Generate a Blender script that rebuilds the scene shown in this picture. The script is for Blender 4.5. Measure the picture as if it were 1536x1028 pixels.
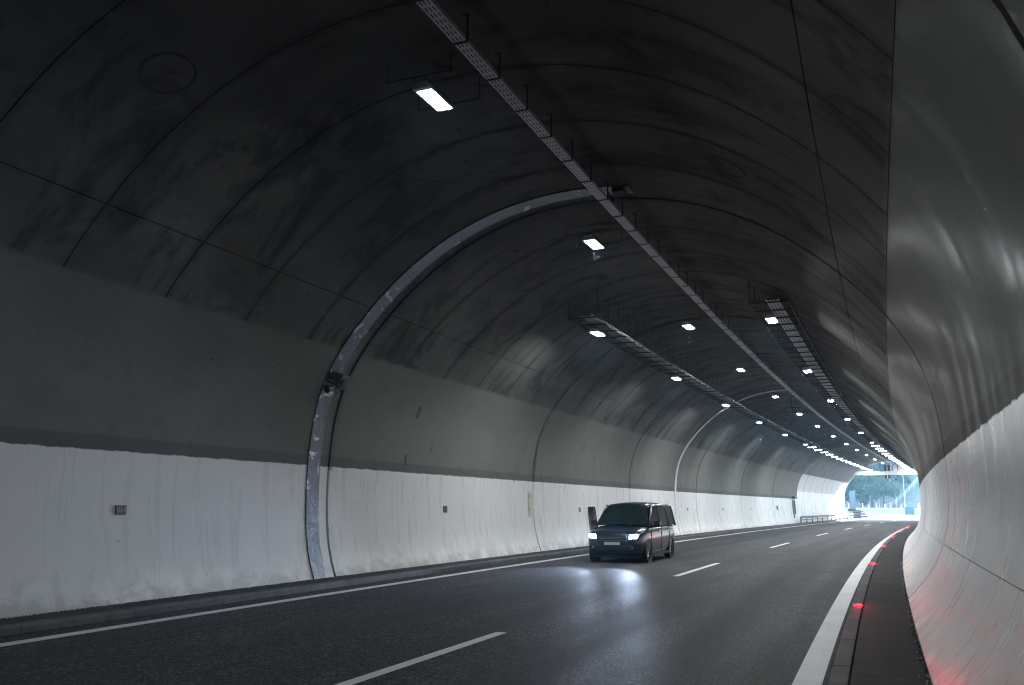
import bpy, bmesh, math, random
from mathutils import Vector, Matrix
random.seed(7)
SC = bpy.context.scene
COL = SC.collection
for o_ in list(bpy.data.objects):
    bpy.data.objects.remove(o_)

# ------------------------------------------------------------------ camera
CAM_H = 1.756
cd = bpy.data.cameras.new('camera'); cam = bpy.data.objects.new('camera', cd); COL.objects.link(cam)
cd.sensor_width = 36; cd.lens = 30.56; cd.clip_start = 0.05; cd.clip_end = 3000
YAW, PIT, ROLL = 0.37986, 0.18615, 0.00442
fw = Vector((-math.sin(YAW)*math.cos(PIT), math.cos(YAW)*math.cos(PIT), math.sin(PIT)))
rt = Vector((math.cos(YAW), math.sin(YAW), 0)); up = rt.cross(fw)
rt2 = rt*math.cos(ROLL)+up*math.sin(ROLL); up2 = -rt*math.sin(ROLL)+up*math.cos(ROLL)
m3 = Matrix((rt2, up2, -fw)).transposed()
cam.matrix_world = Matrix.Translation((0, 0, CAM_H)) @ m3.to_4x4()
SC.camera = cam

# ------------------------------------------------------------------ sky, sun, exposure
SUN_ELEV, SUN_AZ = math.radians(20), math.radians(26)     # azimuth measured from +Y towards +X
wld = bpy.data.worlds.new('World'); SC.world = wld; wld.use_nodes = True
wn = wld.node_tree; wn.nodes.clear()
sky = wn.nodes.new('ShaderNodeTexSky'); sky.sky_type = 'NISHITA'; sky.sun_disc = False
sky.sun_elevation = SUN_ELEV; sky.sun_rotation = SUN_AZ; sky.air_density = 1.3; sky.dust_density = 0.6; sky.ozone_density = 2.0
bg = wn.nodes.new('ShaderNodeBackground'); bg.inputs[1].default_value = 0.15
wo = wn.nodes.new('ShaderNodeOutputWorld')
wn.links.new(sky.outputs[0], bg.inputs[0]); wn.links.new(bg.outputs[0], wo.inputs[0])
sl = bpy.data.lights.new('sun', 'SUN'); sl.energy = 4.6; sl.angle = math.radians(0.5); sl.color = (1, 0.97, 0.93)
sun = bpy.data.objects.new('sun', sl); COL.objects.link(sun)
sd = Vector((math.sin(SUN_AZ)*math.cos(SUN_ELEV), math.cos(SUN_AZ)*math.cos(SUN_ELEV), math.sin(SUN_ELEV)))
sun.rotation_euler = sd.to_track_quat('Z', 'Y').to_euler(); sun.location = sd*60
SC.view_settings.view_transform = 'Standard'; SC.view_settings.look = 'None'
SC.view_settings.exposure = 3.0; SC.view_settings.gamma = 1.0; SC.view_settings.use_curve_mapping = False
cy = SC.cycles; cy.filter_width = 1.15; cy.max_bounces = 5; cy.diffuse_bounces = 4; cy.glossy_bounces = 3; cy.transmission_bounces = 2; cy.volume_bounces = 0; cy.caustics_reflective = False; cy.caustics_refractive = False
LED_STRENGTH = 42.0

# ------------------------------------------------------------------ path of the tunnel
K0, K1, OC = 0.00133034, -8.31994e-06, -5.4796
_ds = 0.5; _S0 = -60
_tab = []
def heading(s):
    if s > 160: s = 160
    return K0*s+0.5*K1*s*s
def _build():
    pts = {}
    x = y = 0.0; pts[0] = (0, 0)
    for i in range(0, 600):
        t = heading((i+.5)*_ds); x += math.sin(t)*_ds; y += math.cos(t)*_ds; pts[i+1] = (x, y)
    x = y = 0.0
    for i in range(0, 120):
        t = heading(-(i+.5)*_ds); x -= math.sin(t)*_ds; y -= math.cos(t)*_ds; pts[-i-1] = (x, y)
    return pts
_PTS = _build()
def W(s, o, z):
    i = math.floor(s/_ds); f = s/_ds-i; a = _PTS[i]; b = _PTS[i+1]; t = heading(s)
    return Vector((a[0]+(b[0]-a[0])*f+o*math.cos(t), a[1]+(b[1]-a[1])*f-o*math.sin(t), z))
def frame(s, o, z):                  # local x = right across the road, y = along the road, z = up
    return Matrix.Translation(W(s, o, z)) @ Matrix.Rotation(-heading(s), 4, 'Z')

# inner profile: half width and height from the foot of the wall to the crown
HP = [(5.50,-.2),(5.728,-.019),(5.958,.187),(6.163,.415),(6.339,.661),(6.48,.923),(6.582,1.199),(6.651,1.484),(6.691,1.774),(6.709,2.066),(6.71,2.359),(6.701,2.652),(6.687,2.946),(6.664,3.241),(6.63,3.536),(6.581,3.829),(6.514,4.12),(6.424,4.404),(6.31,4.68),(6.175,4.946),(6.022,5.201),(5.854,5.446),(5.674,5.681),(5.485,5.906),(5.289,6.124),(5.087,6.334),(4.879,6.536),(4.664,6.73),(4.444,6.916),(4.218,7.093),(3.986,7.261),(3.748,7.419),(3.505,7.568),(3.257,7.707),(3.004,7.836),(2.745,7.953),(2.483,8.06),(2.216,8.154),(1.946,8.237),(1.673,8.309),(1.397,8.368),(1.12,8.416),(.841,8.452),(.561,8.477),(.281,8.491),(0,8.496)]
HL = [(6.25,-.2),(6.33,-.019),(6.415,.187),(6.50,.415),(6.57,.661),(6.625,.923),(6.665,1.199),(6.69,1.484),(6.703,1.774)]+HP[9:]   # the left wall stands straighter at its foot
PROF = [(-w, z) for w, z in HL]+[(w, z) for w, z in HP[-2::-1]]
ARC = [0.0]
for i in range(1, len(PROF)):
    ARC.append(ARC[-1]+math.hypot(PROF[i][0]-PROF[i-1][0], PROF[i][1]-PROF[i-1][1]))
LTOT = ARC[-1]
def prof(a, out=0.0):
    a = min(max(a, 0), LTOT)
    lo, hi = 0, len(ARC)-2
    while lo < hi:
        m = (lo+hi+1)//2
        if ARC[m] <= a: lo = m
        else: hi = m-1
    f = (a-ARC[lo])/(ARC[lo+1]-ARC[lo])
    p, q = PROF[lo], PROF[lo+1]
    def nrm(i):
        j, k = max(i-1, 0), min(i+1, len(PROF)-1)
        dx, dz = PROF[k][0]-PROF[j][0], PROF[k][1]-PROF[j][1]; l = math.hypot(dx, dz)
        return (-dz/l, dx/l)
    n0, n1 = nrm(lo), nrm(lo+1)
    return (p[0]+(q[0]-p[0])*f+out*(n0[0]+(n1[0]-n0[0])*f), p[1]+(q[1]-p[1])*f+out*(n0[1]+(n1[1]-n0[1])*f))
def arc_left(z):
    for i in range(len(HL)-1):
        if HL[i][1] <= z <= HL[i+1][1]:
            return ARC[i]+(ARC[i+1]-ARC[i])*(z-HL[i][1])/(HL[i+1][1]-HL[i][1])
def arc_right(z):                    # measured back from the right end of the profile
    n = len(PROF)
    for i in range(len(HP)-1):
        if HP[i][1] <= z <= HP[i+1][1]:
            j = n-1-i; return LTOT-(ARC[j]+(ARC[j-1]-ARC[j])*(z-HP[i][1])/(HP[i+1][1]-HP[i][1]))
def arc_at(o):                       # arc position on the ceiling above lateral position o
    w = o-OC; best = min(range(len(PROF)), key=lambda i: abs(PROF[i][0]-w)+(10 if PROF[i][1] < 5 else 0))
    return ARC[best]
def ceil_z(o):
    w = abs(o-OC)
    for i in range(len(HP)-1):
        if HP[i][1] > 5 and HP[i][0] >= w >= HP[i+1][0]:
            return HP[i][1]+(HP[i+1][1]-HP[i][1])*(HP[i][0]-w)/(HP[i][0]-HP[i+1][0])
    return 8.49
def L(s, a, out=0.0):                # a point on the lining
    p = prof(a, out); return W(s, OC+p[0], p[1])

# ------------------------------------------------------------------ helpers
def new_obj(name, me, mat=None, parent=None):
    ob = bpy.data.objects.new(name, me); COL.objects.link(ob)
    if mat and not me.materials: me.materials.append(mat)
    if parent: ob.parent = parent
    return ob
class MB:
    def __init__(s): s.v = []; s.f = []; s.uv = None
    def add(s, vs, fs):
        n = len(s.v); s.v += [tuple(v) for v in vs]; s.f += [tuple(i+n for i in f) for f in fs]; return s
    def box(s, x0, x1, y0, y1, z0, z1, M=None):
        vs = [Vector((x, y, z)) for z in (z0, z1) for y in (y0, y1) for x in (x0, x1)]
        if M: vs = [M @ v for v in vs]
        return s.add(vs, [(0,2,3,1),(4,5,7,6),(0,1,5,4),(1,3,7,5),(3,2,6,7),(2,0,4,6)])
    def tube(s, p, q, r, n=6, r2=None, cap=True):
        p, q = Vector(p), Vector(q); d = (q-p).normalized()
        a = d.orthogonal().normalized(); b = d.cross(a); r2 = r if r2 is None else r2
        vs = [p+(a*math.cos(t)+b*math.sin(t))*r for t in [2*math.pi*i/n for i in range(n)]]
        vs += [q+(a*math.cos(t)+b*math.sin(t))*r2 for t in [2*math.pi*i/n for i in range(n)]]
        fs = [(i, (i+1) % n, n+(i+1) % n, n+i) for i in range(n)]
        if cap: fs += [tuple(range(n-1, -1, -1)), tuple(range(n, 2*n))]
        return s.add(vs, fs)
    def prism(s, pts, y0, y1, M=None):   # polygon in xz extruded along y
        n = len(pts); vs = [Vector((x, y0, z)) for x, z in pts]+[Vector((x, y1, z)) for x, z in pts]
        if M: vs = [M @ v for v in vs]
        return s.add(vs, [tuple(range(n-1, -1, -1)), tuple(range(n, 2*n))]+[(i, (i+1) % n, n+(i+1) % n, n+i) for i in range(n)])
    def lathe(s, prof_, axis_o, n=24):   # profile (r, x) turned round the x axis
        vs = []; m = len(prof_)
        for i in range(n):
            t = 2*math.pi*i/n
            for r, x in prof_: vs.append((axis_o[0]+x, axis_o[1]+r*math.cos(t), axis_o[2]+r*math.sin(t)))
        fs = []
        for i in range(n):
            j = (i+1) % n
            for k in range(m-1): fs.append((i*m+k, i*m+k+1, j*m+k+1, j*m+k))
        return s.add(vs, fs)
    def mesh(s, name, smooth=False, fix=True):
        me = bpy.data.meshes.new(name); me.from_pydata(s.v, [], s.f); me.update()
        if fix:
            bm = bmesh.new(); bm.from_mesh(me); bmesh.ops.recalc_face_normals(bm, faces=bm.faces); bm.to_mesh(me); bm.free()
        if smooth:
            for p in me.polygons: p.use_smooth = True
        return me
    def build(s, name, mat, parent=None, smooth=False, fix=True):
        return new_obj(name, s.mesh(name, smooth, fix), mat, parent)
def bevel(ob, w, seg=2):
    m = ob.modifiers.new('bevel', 'BEVEL'); m.width = w; m.segments = seg; m.limit_method = 'ANGLE'; m.angle_limit = math.radians(40)
    return ob
def tag(o, label, cat, group=None):
    o['label'] = label; o['category'] = cat
    if group: o['group'] = group
    return o
def struct(o): o['kind'] = 'structure'; return o
def empty(name, M=None):
    e = bpy.data.objects.new(name, None); COL.objects.link(e); e.empty_display_size = .3
    if M is not None: e.matrix_world = M
    return e
def copy_tree(o, M):
    c = o.copy(); COL.objects.link(c); c.matrix_world = M
    for ch in o.children:
        d = ch.copy(); COL.objects.link(d); d.parent = c
        for g in ch.children:
            h = g.copy(); COL.objects.link(h); h.parent = d
    return c
ORD = ['nearest','second','third','fourth','fifth','sixth','seventh','eighth','ninth','tenth','eleventh','twelfth','thirteenth','fourteenth','fifteenth','sixteenth','seventeenth','eighteenth','nineteenth','twentieth','twenty-first','twenty-second','twenty-third','twenty-fourth','twenty-fifth']

# ------------------------------------------------------------------ materials
class NT:
    def __init__(s, name):
        s.m = bpy.data.materials.new(name); s.m.use_nodes = True; s.t = s.m.node_tree
        s.b = s.t.nodes['Principled BSDF']
    def n(s, typ, **kw):
        nd = s.t.nodes.new(typ)
        for k, v in kw.items(): setattr(nd, k, v)
        return nd
    def l(s, a, b): s.t.links.new(a, b)
    def setin(s, sock, v):
        if hasattr(v, 'is_linked') or isinstance(v, bpy.types.NodeSocket): s.l(v, sock)
        else: sock.default_value = v
    def math(s, op, a, b=None, clamp=False):
        nd = s.n('ShaderNodeMath', operation=op, use_clamp=clamp); s.setin(nd.inputs[0], a)
        if b is not None: s.setin(nd.inputs[1], b)
        return nd.outputs[0]
    def rng(s, v, a, b, c=0.0, d=1.0, smooth=False):
        nd = s.n('ShaderNodeMapRange'); nd.clamp = True
        if smooth: nd.interpolation_type = 'SMOOTHSTEP'
        s.setin(nd.inputs[0], v)
        for i, q in enumerate((a, b, c, d)): nd.inputs[i+1].default_value = q
        return nd.outputs[0]
    def mix(s, f, a, b):
        nd = s.n('ShaderNodeMix', data_type='RGBA'); s.setin(nd.inputs[0], f)
        for i, q in ((6, a), (7, b)):
            if isinstance(q, (tuple, list)): nd.inputs[i].default_value = tuple(q)+((1,) if len(q) == 3 else ())
            else: s.l(q, nd.inputs[i])
        return nd.outputs[2]
    def coord(s, kind='Object', scale=(1, 1, 1)):
        tc = s.n('ShaderNodeTexCoord'); mp = s.n('ShaderNodeMapping'); mp.inputs['Scale'].default_value = scale
        s.l(tc.outputs[kind], mp.inputs[0]); return mp.outputs[0]
    def noise(s, vec, scale, detail=4, rough=.55, dist=0):
        nd = s.n('ShaderNodeTexNoise'); s.l(vec, nd.inputs['Vector']); nd.inputs['Scale'].default_value = scale
        nd.inputs['Detail'].default_value = detail; nd.inputs['Roughness'].default_value = rough; nd.inputs['Distortion'].default_value = dist
        return nd.outputs[0]
    def bump(s, h, strength, dist=.01, nrm=None):
        nd = s.n('ShaderNodeBump'); nd.inputs['Strength'].default_value = strength; nd.inputs['Distance'].default_value = dist
        s.l(h, nd.inputs['Height'])
        if nrm: s.l(nrm, nd.inputs['Normal'])
        return nd.outputs[0]
    def matte(s, fac):                 # blend with a plain diffuse layer: porous surfaces lose the grazing gloss
        d = s.n('ShaderNodeBsdfDiffuse'); mxs = s.n('ShaderNodeMixShader'); o = next(n for n in s.t.nodes if n.type == 'OUTPUT_MATERIAL')
        for a, b in (('Base Color', 'Color'), ('Normal', 'Normal')):
            if s.b.inputs[a].is_linked: s.l(s.b.inputs[a].links[0].from_socket, d.inputs[b])
            elif a == 'Base Color': d.inputs[b].default_value = s.b.inputs[a].default_value
        s.setin(mxs.inputs[0], fac); s.l(d.outputs[0], mxs.inputs[1]); s.l(s.b.outputs[0], mxs.inputs[2]); s.l(mxs.outputs[0], o.inputs[0])
        return s.m
    def out(s, color=None, rough=None, metal=None, normal=None, spec=None):
        if color is not None: s.setin(s.b.inputs['Base Color'], color if not isinstance(color, tuple) else color+(1,))
        if rough is not None: s.setin(s.b.inputs['Roughness'], rough)
        if metal is not None: s.b.inputs['Metallic'].default_value = metal
        if spec is not None: s.setin(s.b.inputs['Specular IOR Level'], spec)
        if normal is not None: s.l(normal, s.b.inputs['Normal'])
        return s.m

def simple(name, col, rough=.5, metal=0.0, var=.12, scale=6.0, spec=.5):
    t = NT(name); v = t.coord(); n = t.noise(v, scale, 3)
    c = t.mix(t.rng(n, .3, .7), tuple(x*(1-var) for x in col), tuple(min(1, x*(1+var)) for x in col))
    return t.out(c, t.rng(n, .2, .8, max(.03, rough-.08), min(1, rough+.08)), metal, None, spec)
def emissive(name, col, strength, base=(.8, .8, .8)):
    t = NT(name); t.out(base, .4); t.b.inputs['Emission Color'].default_value = col+(1,); t.b.inputs['Emission Strength'].default_value = strength
    return t.m

def lining_material(name, portal=False):
    t = NT(name)
    uvw = t.coord('UV')                                    # metres along the tunnel, metres round the arch
    geo = t.n('ShaderNodeNewGeometry'); sp = t.n('ShaderNodeSeparateXYZ'); t.l(geo.outputs['Position'], sp.inputs[0]); z = sp.outputs[2]
    st = t.coord('UV', (3.0, .30, 1)); streak = t.noise(st, 1.25, 6, .68, .5)
    st2 = t.coord('UV', (9, .35, 1)); fine = t.noise(st2, 1.8, 4, .6)
    blot = t.noise(uvw, .42, 6, .62, .6); smear = t.noise(t.coord('UV', (1.0, .45, 1)), .75, 7, .68, 1.2)
    blot2 = t.noise(uvw, 1.7, 6, .65, .8)
    grain = t.noise(uvw, 28, 3, .6)
    spots = t.noise(uvw, 2.6, 2, .4)
    zj = t.math('ADD', z, t.math('MULTIPLY', t.math('SUBTRACT', t.noise(uvw, 3.0, 6, .75), .5), .10))
    if portal:
        white = t.rng(zj, 3.5, 3.55, 1, 0); soot = t.rng(zj, 5.35, 5.42, 0, 1, True)
    else:
        white = t.rng(zj, 2.662, 2.682, 1, 0); soot = t.rng(t.math('ADD', z, t.math('MULTIPLY', t.math('SUBTRACT', blot2, .5), .25)), 5.30, 5.46, 0, 1, True)
    cw = t.mix(t.rng(streak, .25, .8), (.672, .688, .683), (.69, .705, .695))
    cw = t.mix(t.math('MULTIPLY', t.rng(blot2, .5, .8), .22), cw, (.52, .54, .53))
    foot = t.math('MULTIPLY', t.rng(zj, .12, .8, 1, 0), t.rng(t.math('ADD', blot2, t.rng(zj, .15, .45, .12, 0)), .44, .64))
    cw = t.mix(t.math('MULTIPLY', foot, .75), cw, (.30, .305, .295))
    if portal:
        cg = t.mix(t.rng(streak, .3, .7), (.50, .52, .53), (.60, .62, .63)); cs = t.mix(t.rng(blot, .3, .7), (.15, .15, .155), (.22, .22, .225))
    else:
        cg = t.mix(t.rng(blot, .3, .7), (.150, .154, .140), (.188, .189, .174))
        cg = t.mix(t.math('MULTIPLY', t.rng(blot2, .5, .78), .5), cg, (.105, .107, .098))
        band = t.math('MULTIPLY', t.rng(zj, 2.90, 2.95, 1, 0), .55)
        cg = t.mix(band, cg, (.092, .092, .084))
        cs = t.mix(t.rng(blot, .32, .68), (.088, .088, .083), (.158, .157, .148))
        cs = t.mix(t.math('MULTIPLY', t.rng(smear, .51, .66), .80), cs, (.034, .034, .032))
        cs = t.mix(t.math('MULTIPLY', t.rng(blot2, .56, .74), .45), cs, (.18, .178, .167))
    col = t.mix(soot, cg, cs); col = t.mix(white, col, cw)
    em = t.n('ShaderNodeUVMap'); em.uv_map = 'EdgeMap'; es = t.n('ShaderNodeSeparateXYZ'); t.l(em.outputs[0], es.inputs[0])
    edge = t.math('ADD', t.math('MINIMUM', es.outputs[0], es.outputs[1]), t.math('MULTIPLY', t.math('SUBTRACT', blot2, .5), .55))
    grime = t.math('MULTIPLY', t.math('MULTIPLY', t.rng(edge, 0, .18, 1, 0, True), t.rng(blot, .32, .62, .15, 1)), t.math('SUBTRACT', .55, t.math('MULTIPLY', white, .50)))
    col = t.mix(grime, col, (.028, .028, .027))
    hole = t.rng(spots, .74, .77)
    col = t.mix(t.math('MULTIPLY', hole, .6), col, (.05, .05, .05))
    col = t.mix(t.math('MULTIPLY', t.rng(grain, .3, .7), .14), col, (.08, .08, .08))
    rough_w = t.math('ADD', t.rng(streak, .3, .7, .22, .38), t.math('MULTIPLY', foot, .15))
    rough_g = t.rng(t.noise(t.coord('UV', (1.6, .35, 1)), 1.0, 3, .5),   .3, .7, .24, .42); mg = t.n('ShaderNodeMix', data_type='FLOAT'); t.l(soot, mg.inputs[0]); t.l(rough_g, mg.inputs[2]); mg.inputs[3].default_value = .5; rough_c = mg.outputs[0]
    mx = t.n('ShaderNodeMix', data_type='FLOAT'); t.l(white, mx.inputs[0]); t.l(rough_c, mx.inputs[2]); t.l(rough_w, mx.inputs[3])
    wm = t.math('ADD', t.math('MULTIPLY', white, .85), .15); h1 = t.bump(t.math('MULTIPLY', streak, wm), .055, .02); h2 = t.bump(t.math('MULTIPLY', fine, wm), .04, .006, h1); h3 = t.bump(grain, .13, .003, h2); h4 = t.bump(blot2, .07, .03, h3)
    spm = t.n('ShaderNodeMix', data_type='FLOAT'); t.l(white, spm.inputs[0]); spm.inputs[2].default_value = .4; spm.inputs[3].default_value = .6
    t.out(col, mx.outputs[0], 0, h4, spm.outputs[0])
    return t.matte(t.math('ADD', t.math('MULTIPLY', white, .76), .13))

def asphalt_material(name, c0, c1, rough=(.42, .62)):
    t = NT(name); v = t.coord()
    g = t.noise(v, 48, 4, .7); g2 = t.noise(v, 190, 2, .6); big = t.noise(v, .35, 5, .6)
    lanes = t.noise(t.coord('UV', (.05, 1.1, 1)), 1.0, 4, .6)
    vo = t.n('ShaderNodeTexVoronoi'); t.l(v, vo.inputs['Vector']); vo.inputs['Scale'].default_value = 38
    col = t.mix(t.rng(g, .35, .68), c0, c1)
    sc_ = t.n('ShaderNodeSeparateColor'); t.l(vo.outputs['Color'], sc_.inputs[0]); col = t.mix(t.rng(sc_.outputs[0], .45, .95), col, tuple(x*3.2 for x in c1)); col = t.mix(t.math('MULTIPLY', t.rng(sc_.outputs[1], .5, .9), .7), col, tuple(x*.35 for x in c0))
    col = t.mix(t.math('MULTIPLY', t.rng(big, .35, .7), .35), col, tuple(x*.6 for x in c0))
    col = t.mix(t.math('MULTIPLY', t.rng(lanes, .42, .60), .7), col, tuple(x*2.0 for x in c0))
    col = t.mix(t.math('MULTIPLY', t.rng(g2, .66, .72), .8), col, (.20, .20, .20))
    r = t.math('ADD', t.rng(g, .3, .7, rough[0], rough[1]), t.rng(lanes, .35, .7, -.06, .08))
    h = t.bump(vo.outputs['Distance'], .55, .006); h2 = t.bump(g, .6, .008, h)
    t.out(col, r, 0, h2, .5); return t.matte(.27)

def paint_material(name, col, under=(.05, .05, .05), wear=.63):
    t = NT(name); v = t.coord()
    a = t.noise(v, 22, 5, .7); b = t.noise(v, 1.2, 4, .6); g = t.noise(v, 110, 2)
    c = t.mix(t.rng(b, .3, .7), tuple(x*.84 for x in col), col)
    c = t.mix(t.math('MULTIPLY', t.rng(g, .45, .75), .25), c, tuple(x*.6 for x in col))
    c = t.mix(t.rng(a, wear, wear+.03), c, under)
    return t.out(c, t.rng(g, .3, .7, .4, .6), 0, t.bump(g, .5, .005))

def concrete_material(name, c0, c1, rough=.6, cross=False):
    t = NT(name); v = t.coord()
    vv = t.coord('UV', (6, .5, 1)) if cross else v
    n = t.noise(vv, 2.5, 6, .65, .4); g = t.noise(v, 60, 3, .6); b = t.noise(v, .9, 5, .6)
    c = t.mix(t.rng(n, .36, .64), c0, c1); c = t.mix(t.math('MULTIPLY', t.rng(b, .4, .7), .5), c, tuple(x*.55 for x in c0)); c = t.mix(t.math('MULTIPLY', t.rng(g, .45, .7), .35), c, tuple(x*.5 for x in c0))
    h = t.bump(n, .5, .015); return t.out(c, t.rng(g, .3, .7, rough-.1, rough+.12), 0, t.bump(g, .35, .004, h), .4) and t.matte(.4)

def foil_material(name):
    t = NT(name); v = t.coord('UV'); n = t.noise(v, 1.3, 3, .5, 2.2); e = t.noise(v, 3.2, 2, .5, 1.5)
    c = t.mix(t.rng(n, .60, .63), (.13, .145, .17), (.50, .52, .54))
    r = t.rng(n, .60, .63, .36, .6)
    h = t.bump(e, .5, .03); return t.out(c, r, .85, h)

def leaf_material(name, c0, c1):
    t = NT(name); v = t.coord(); n = t.noise(v, .9, 4, .6); inf = t.n('ShaderNodeObjectInfo')
    c = t.mix(t.rng(n, .3, .7), c0, c1); c = t.mix(t.math('MULTIPLY', inf.outputs['Random'], .4), c, tuple(x*1.4 for x in c0))
    t.out(c, .6); t.b.inputs['Transmission Weight'].default_value = 0
    return t.m

M = {}
M['lining'] = lining_material('tunnel_lining'); M['portal'] = lining_material('portal_lining', True)
M['shell'] = simple('light_block_backing', (.12, .12, .12), .8)  # for the unseen shell and end cap added against stray daylight
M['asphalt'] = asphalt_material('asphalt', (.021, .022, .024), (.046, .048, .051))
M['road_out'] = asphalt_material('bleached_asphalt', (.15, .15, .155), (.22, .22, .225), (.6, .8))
M['paint'] = paint_material('road_paint', (.62, .64, .65))
M['grit0'] = simple('bitumen', (.012, .012, .013), .9, 0, .12, 6, .1)
M['walk'] = concrete_material('walkway_concrete', (.030, .032, .034), (.075, .077, .08), .7, True)
M['kerb'] = concrete_material('kerb_stone', (.085, .086, .088), (.14, .14, .14), .6)
M['galv'] = simple('galvanised_steel', (.42, .44, .46), .42, .8, .2, 9)
M['plate'] = simple('pale_tray_steel', (.62, .64, .67), .42, .12, .15, 7)
M['dullplate'] = simple('dull_tray_steel', (.26, .27, .28), .55, .1, .15, 7)
M['dark'] = simple('dark_steel', (.035, .036, .038), .5, .4)
M['black'] = simple('black_plastic', (.02, .02, .022), .45)
M['lampbody'] = simple('lamp_housing', (.62, .64, .66), .35, .3)
M['led'] = emissive('led_light', (.93, .98, 1.0), LED_STRENGTH); M['led_row'] = emissive('tray_led_light', (.95, .98, 1.0), LED_STRENGTH*2.5)
M['red'] = emissive('red_led', (1.0, .00008, .0006), 180.0, (.3, .02, .03))
M['foil'] = foil_material('metal_strip')
M['cream'] = simple('cream_hatch', (.50, .49, .42), .45)
M['nichewall'] = concrete_material('niche_concrete', (.13, .125, .11), (.2, .19, .165))
M['sign'] = simple('dark_sign', (.055, .06, .058), .4)
M['signtext'] = simple('grey_lettering', (.30, .31, .31), .5)
M['patch'] = simple('dark_mortar', (.05, .05, .048), .8)
M['white'] = simple('white_paint', (.78, .79, .80), .4)
M['rail'] = simple('guardrail_steel', (.13, .135, .16), .45, .2)
M['barrier'] = concrete_material('barrier_concrete', (.52, .52, .51), (.64, .64, .63), .7)
M['redpaint'] = simple('red_reflective', (.55, .03, .03), .4)
M['blue'] = simple('pale_blue_panel', (.10, .19, .26), .5)
M['bluebox'] = simple('blue_cabinet', (.09, .20, .26), .5)

# ------------------------------------------------------------------ ground outside, road
def smooth(a, b, x):
    t = min(max((x-a)/(b-a), 0), 1); return t*t*(3-2*t)
PORTAL = 140.5
PM = frame(PORTAL, 0, 0); PMI = PM.inverted()
def ground_z(x, y):
    v = PMI @ Vector((x, y, 0)); a, b = v.y, v.x
    z = -.35+.45*smooth(-2, 4, a)*0
    z += .016*max(a, 0)
    z += 30*smooth(72, 170, a)                                    # wooded hill that closes the view
    z += 9*smooth(-15, -2, b)*smooth(62, 84, a)                   # bank on the right
    return z
mb = MB(); xs = [-260+i*13 for i in range(41)]; ys = [-90+i*9 for i in range(56)]
xs = sorted(set(xs+[-20+i*3 for i in range(20)])); ys = sorted(set(ys+[190+i*3 for i in range(40)]))
vs = [(x, y, ground_z(x, y)) for y in ys for x in xs]; nx = len(xs)
mb.add(vs, [(j*nx+i, j*nx+i+1, (j+1)*nx+i+1, (j+1)*nx+i) for j in range(len(ys)-1) for i in range(nx-1)])
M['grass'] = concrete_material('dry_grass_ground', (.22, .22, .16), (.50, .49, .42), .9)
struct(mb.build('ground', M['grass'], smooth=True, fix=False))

def strip(name, s0, s1, o0, o1, z, mat, parent=None, step=2.0, zf=None, div=1):
    n = max(1, int(round((s1-s0)/step))); vs = []; uvs = []; fs = []
    for i in range(n+1):
        s = s0+(s1-s0)*i/n
        for k in range(div+1):
            o = o0+(o1-o0)*k/div
            p = W(s, o, z+(zf(s) if zf else 0)); vs.append(p); uvs.append((s, o))
    for i in range(n):
        for k in range(div): a = i*(div+1)+k; fs.append((a, a+1, a+div+2, a+div+1))
    me = bpy.data.meshes.new(name); me.from_pydata([tuple(v) for v in vs], [], fs); me.update()
    ul = me.uv_layers.new(name='UVMap')
    for lp in me.loops: ul.data[lp.index].uv = uvs[lp.vertex_index]
    ob = new_obj(name, me, mat, parent); return ob
S_BACK = -46.0
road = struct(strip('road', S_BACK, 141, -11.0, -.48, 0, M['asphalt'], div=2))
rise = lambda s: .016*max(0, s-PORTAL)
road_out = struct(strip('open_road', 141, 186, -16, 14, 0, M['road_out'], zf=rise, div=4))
struct(strip('construction_apron', 186, 206, -30, 30, .03, M['barrier'], zf=lambda s: .016*45+.02*(s-186), div=4))
ed = strip('edge_line', S_BACK, 150, -10.42, -10.17, .004, M['paint'], road, zf=rise); ed['label'] = 'solid white edge line along the left kerb'
ed = strip('edge_line', S_BACK, 150, -.855, -.575, .004, M['paint'], road, 1.0, zf=rise); ed['label'] = 'solid white edge line along the right kerb'
for e0, e1 in ((-12.5, -6.5), (5.8, 11.8), (22.9, 28.8), (40.7, 46.8), (59.4, 65.6), (77.4, 83.6), (95.5, 101.7), (113.5, 119.5), (131.5, 137.5)):
    strip('lane_dash', e0, e1, -5.05, -4.885, .004, M['paint'], road)

strip('tar_seam', 27.7, 27.76, -3.4, -.9, .003, M['grit0'], road)
for a_, b_, o_, w_ in ((31.0, 52.0, -7.6, .03), (9.0, 15.0, -8.9, .025)):
    strip('tar_seam', a_, b_, o_, o_+w_, .003, M['grit0'], road)
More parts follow.
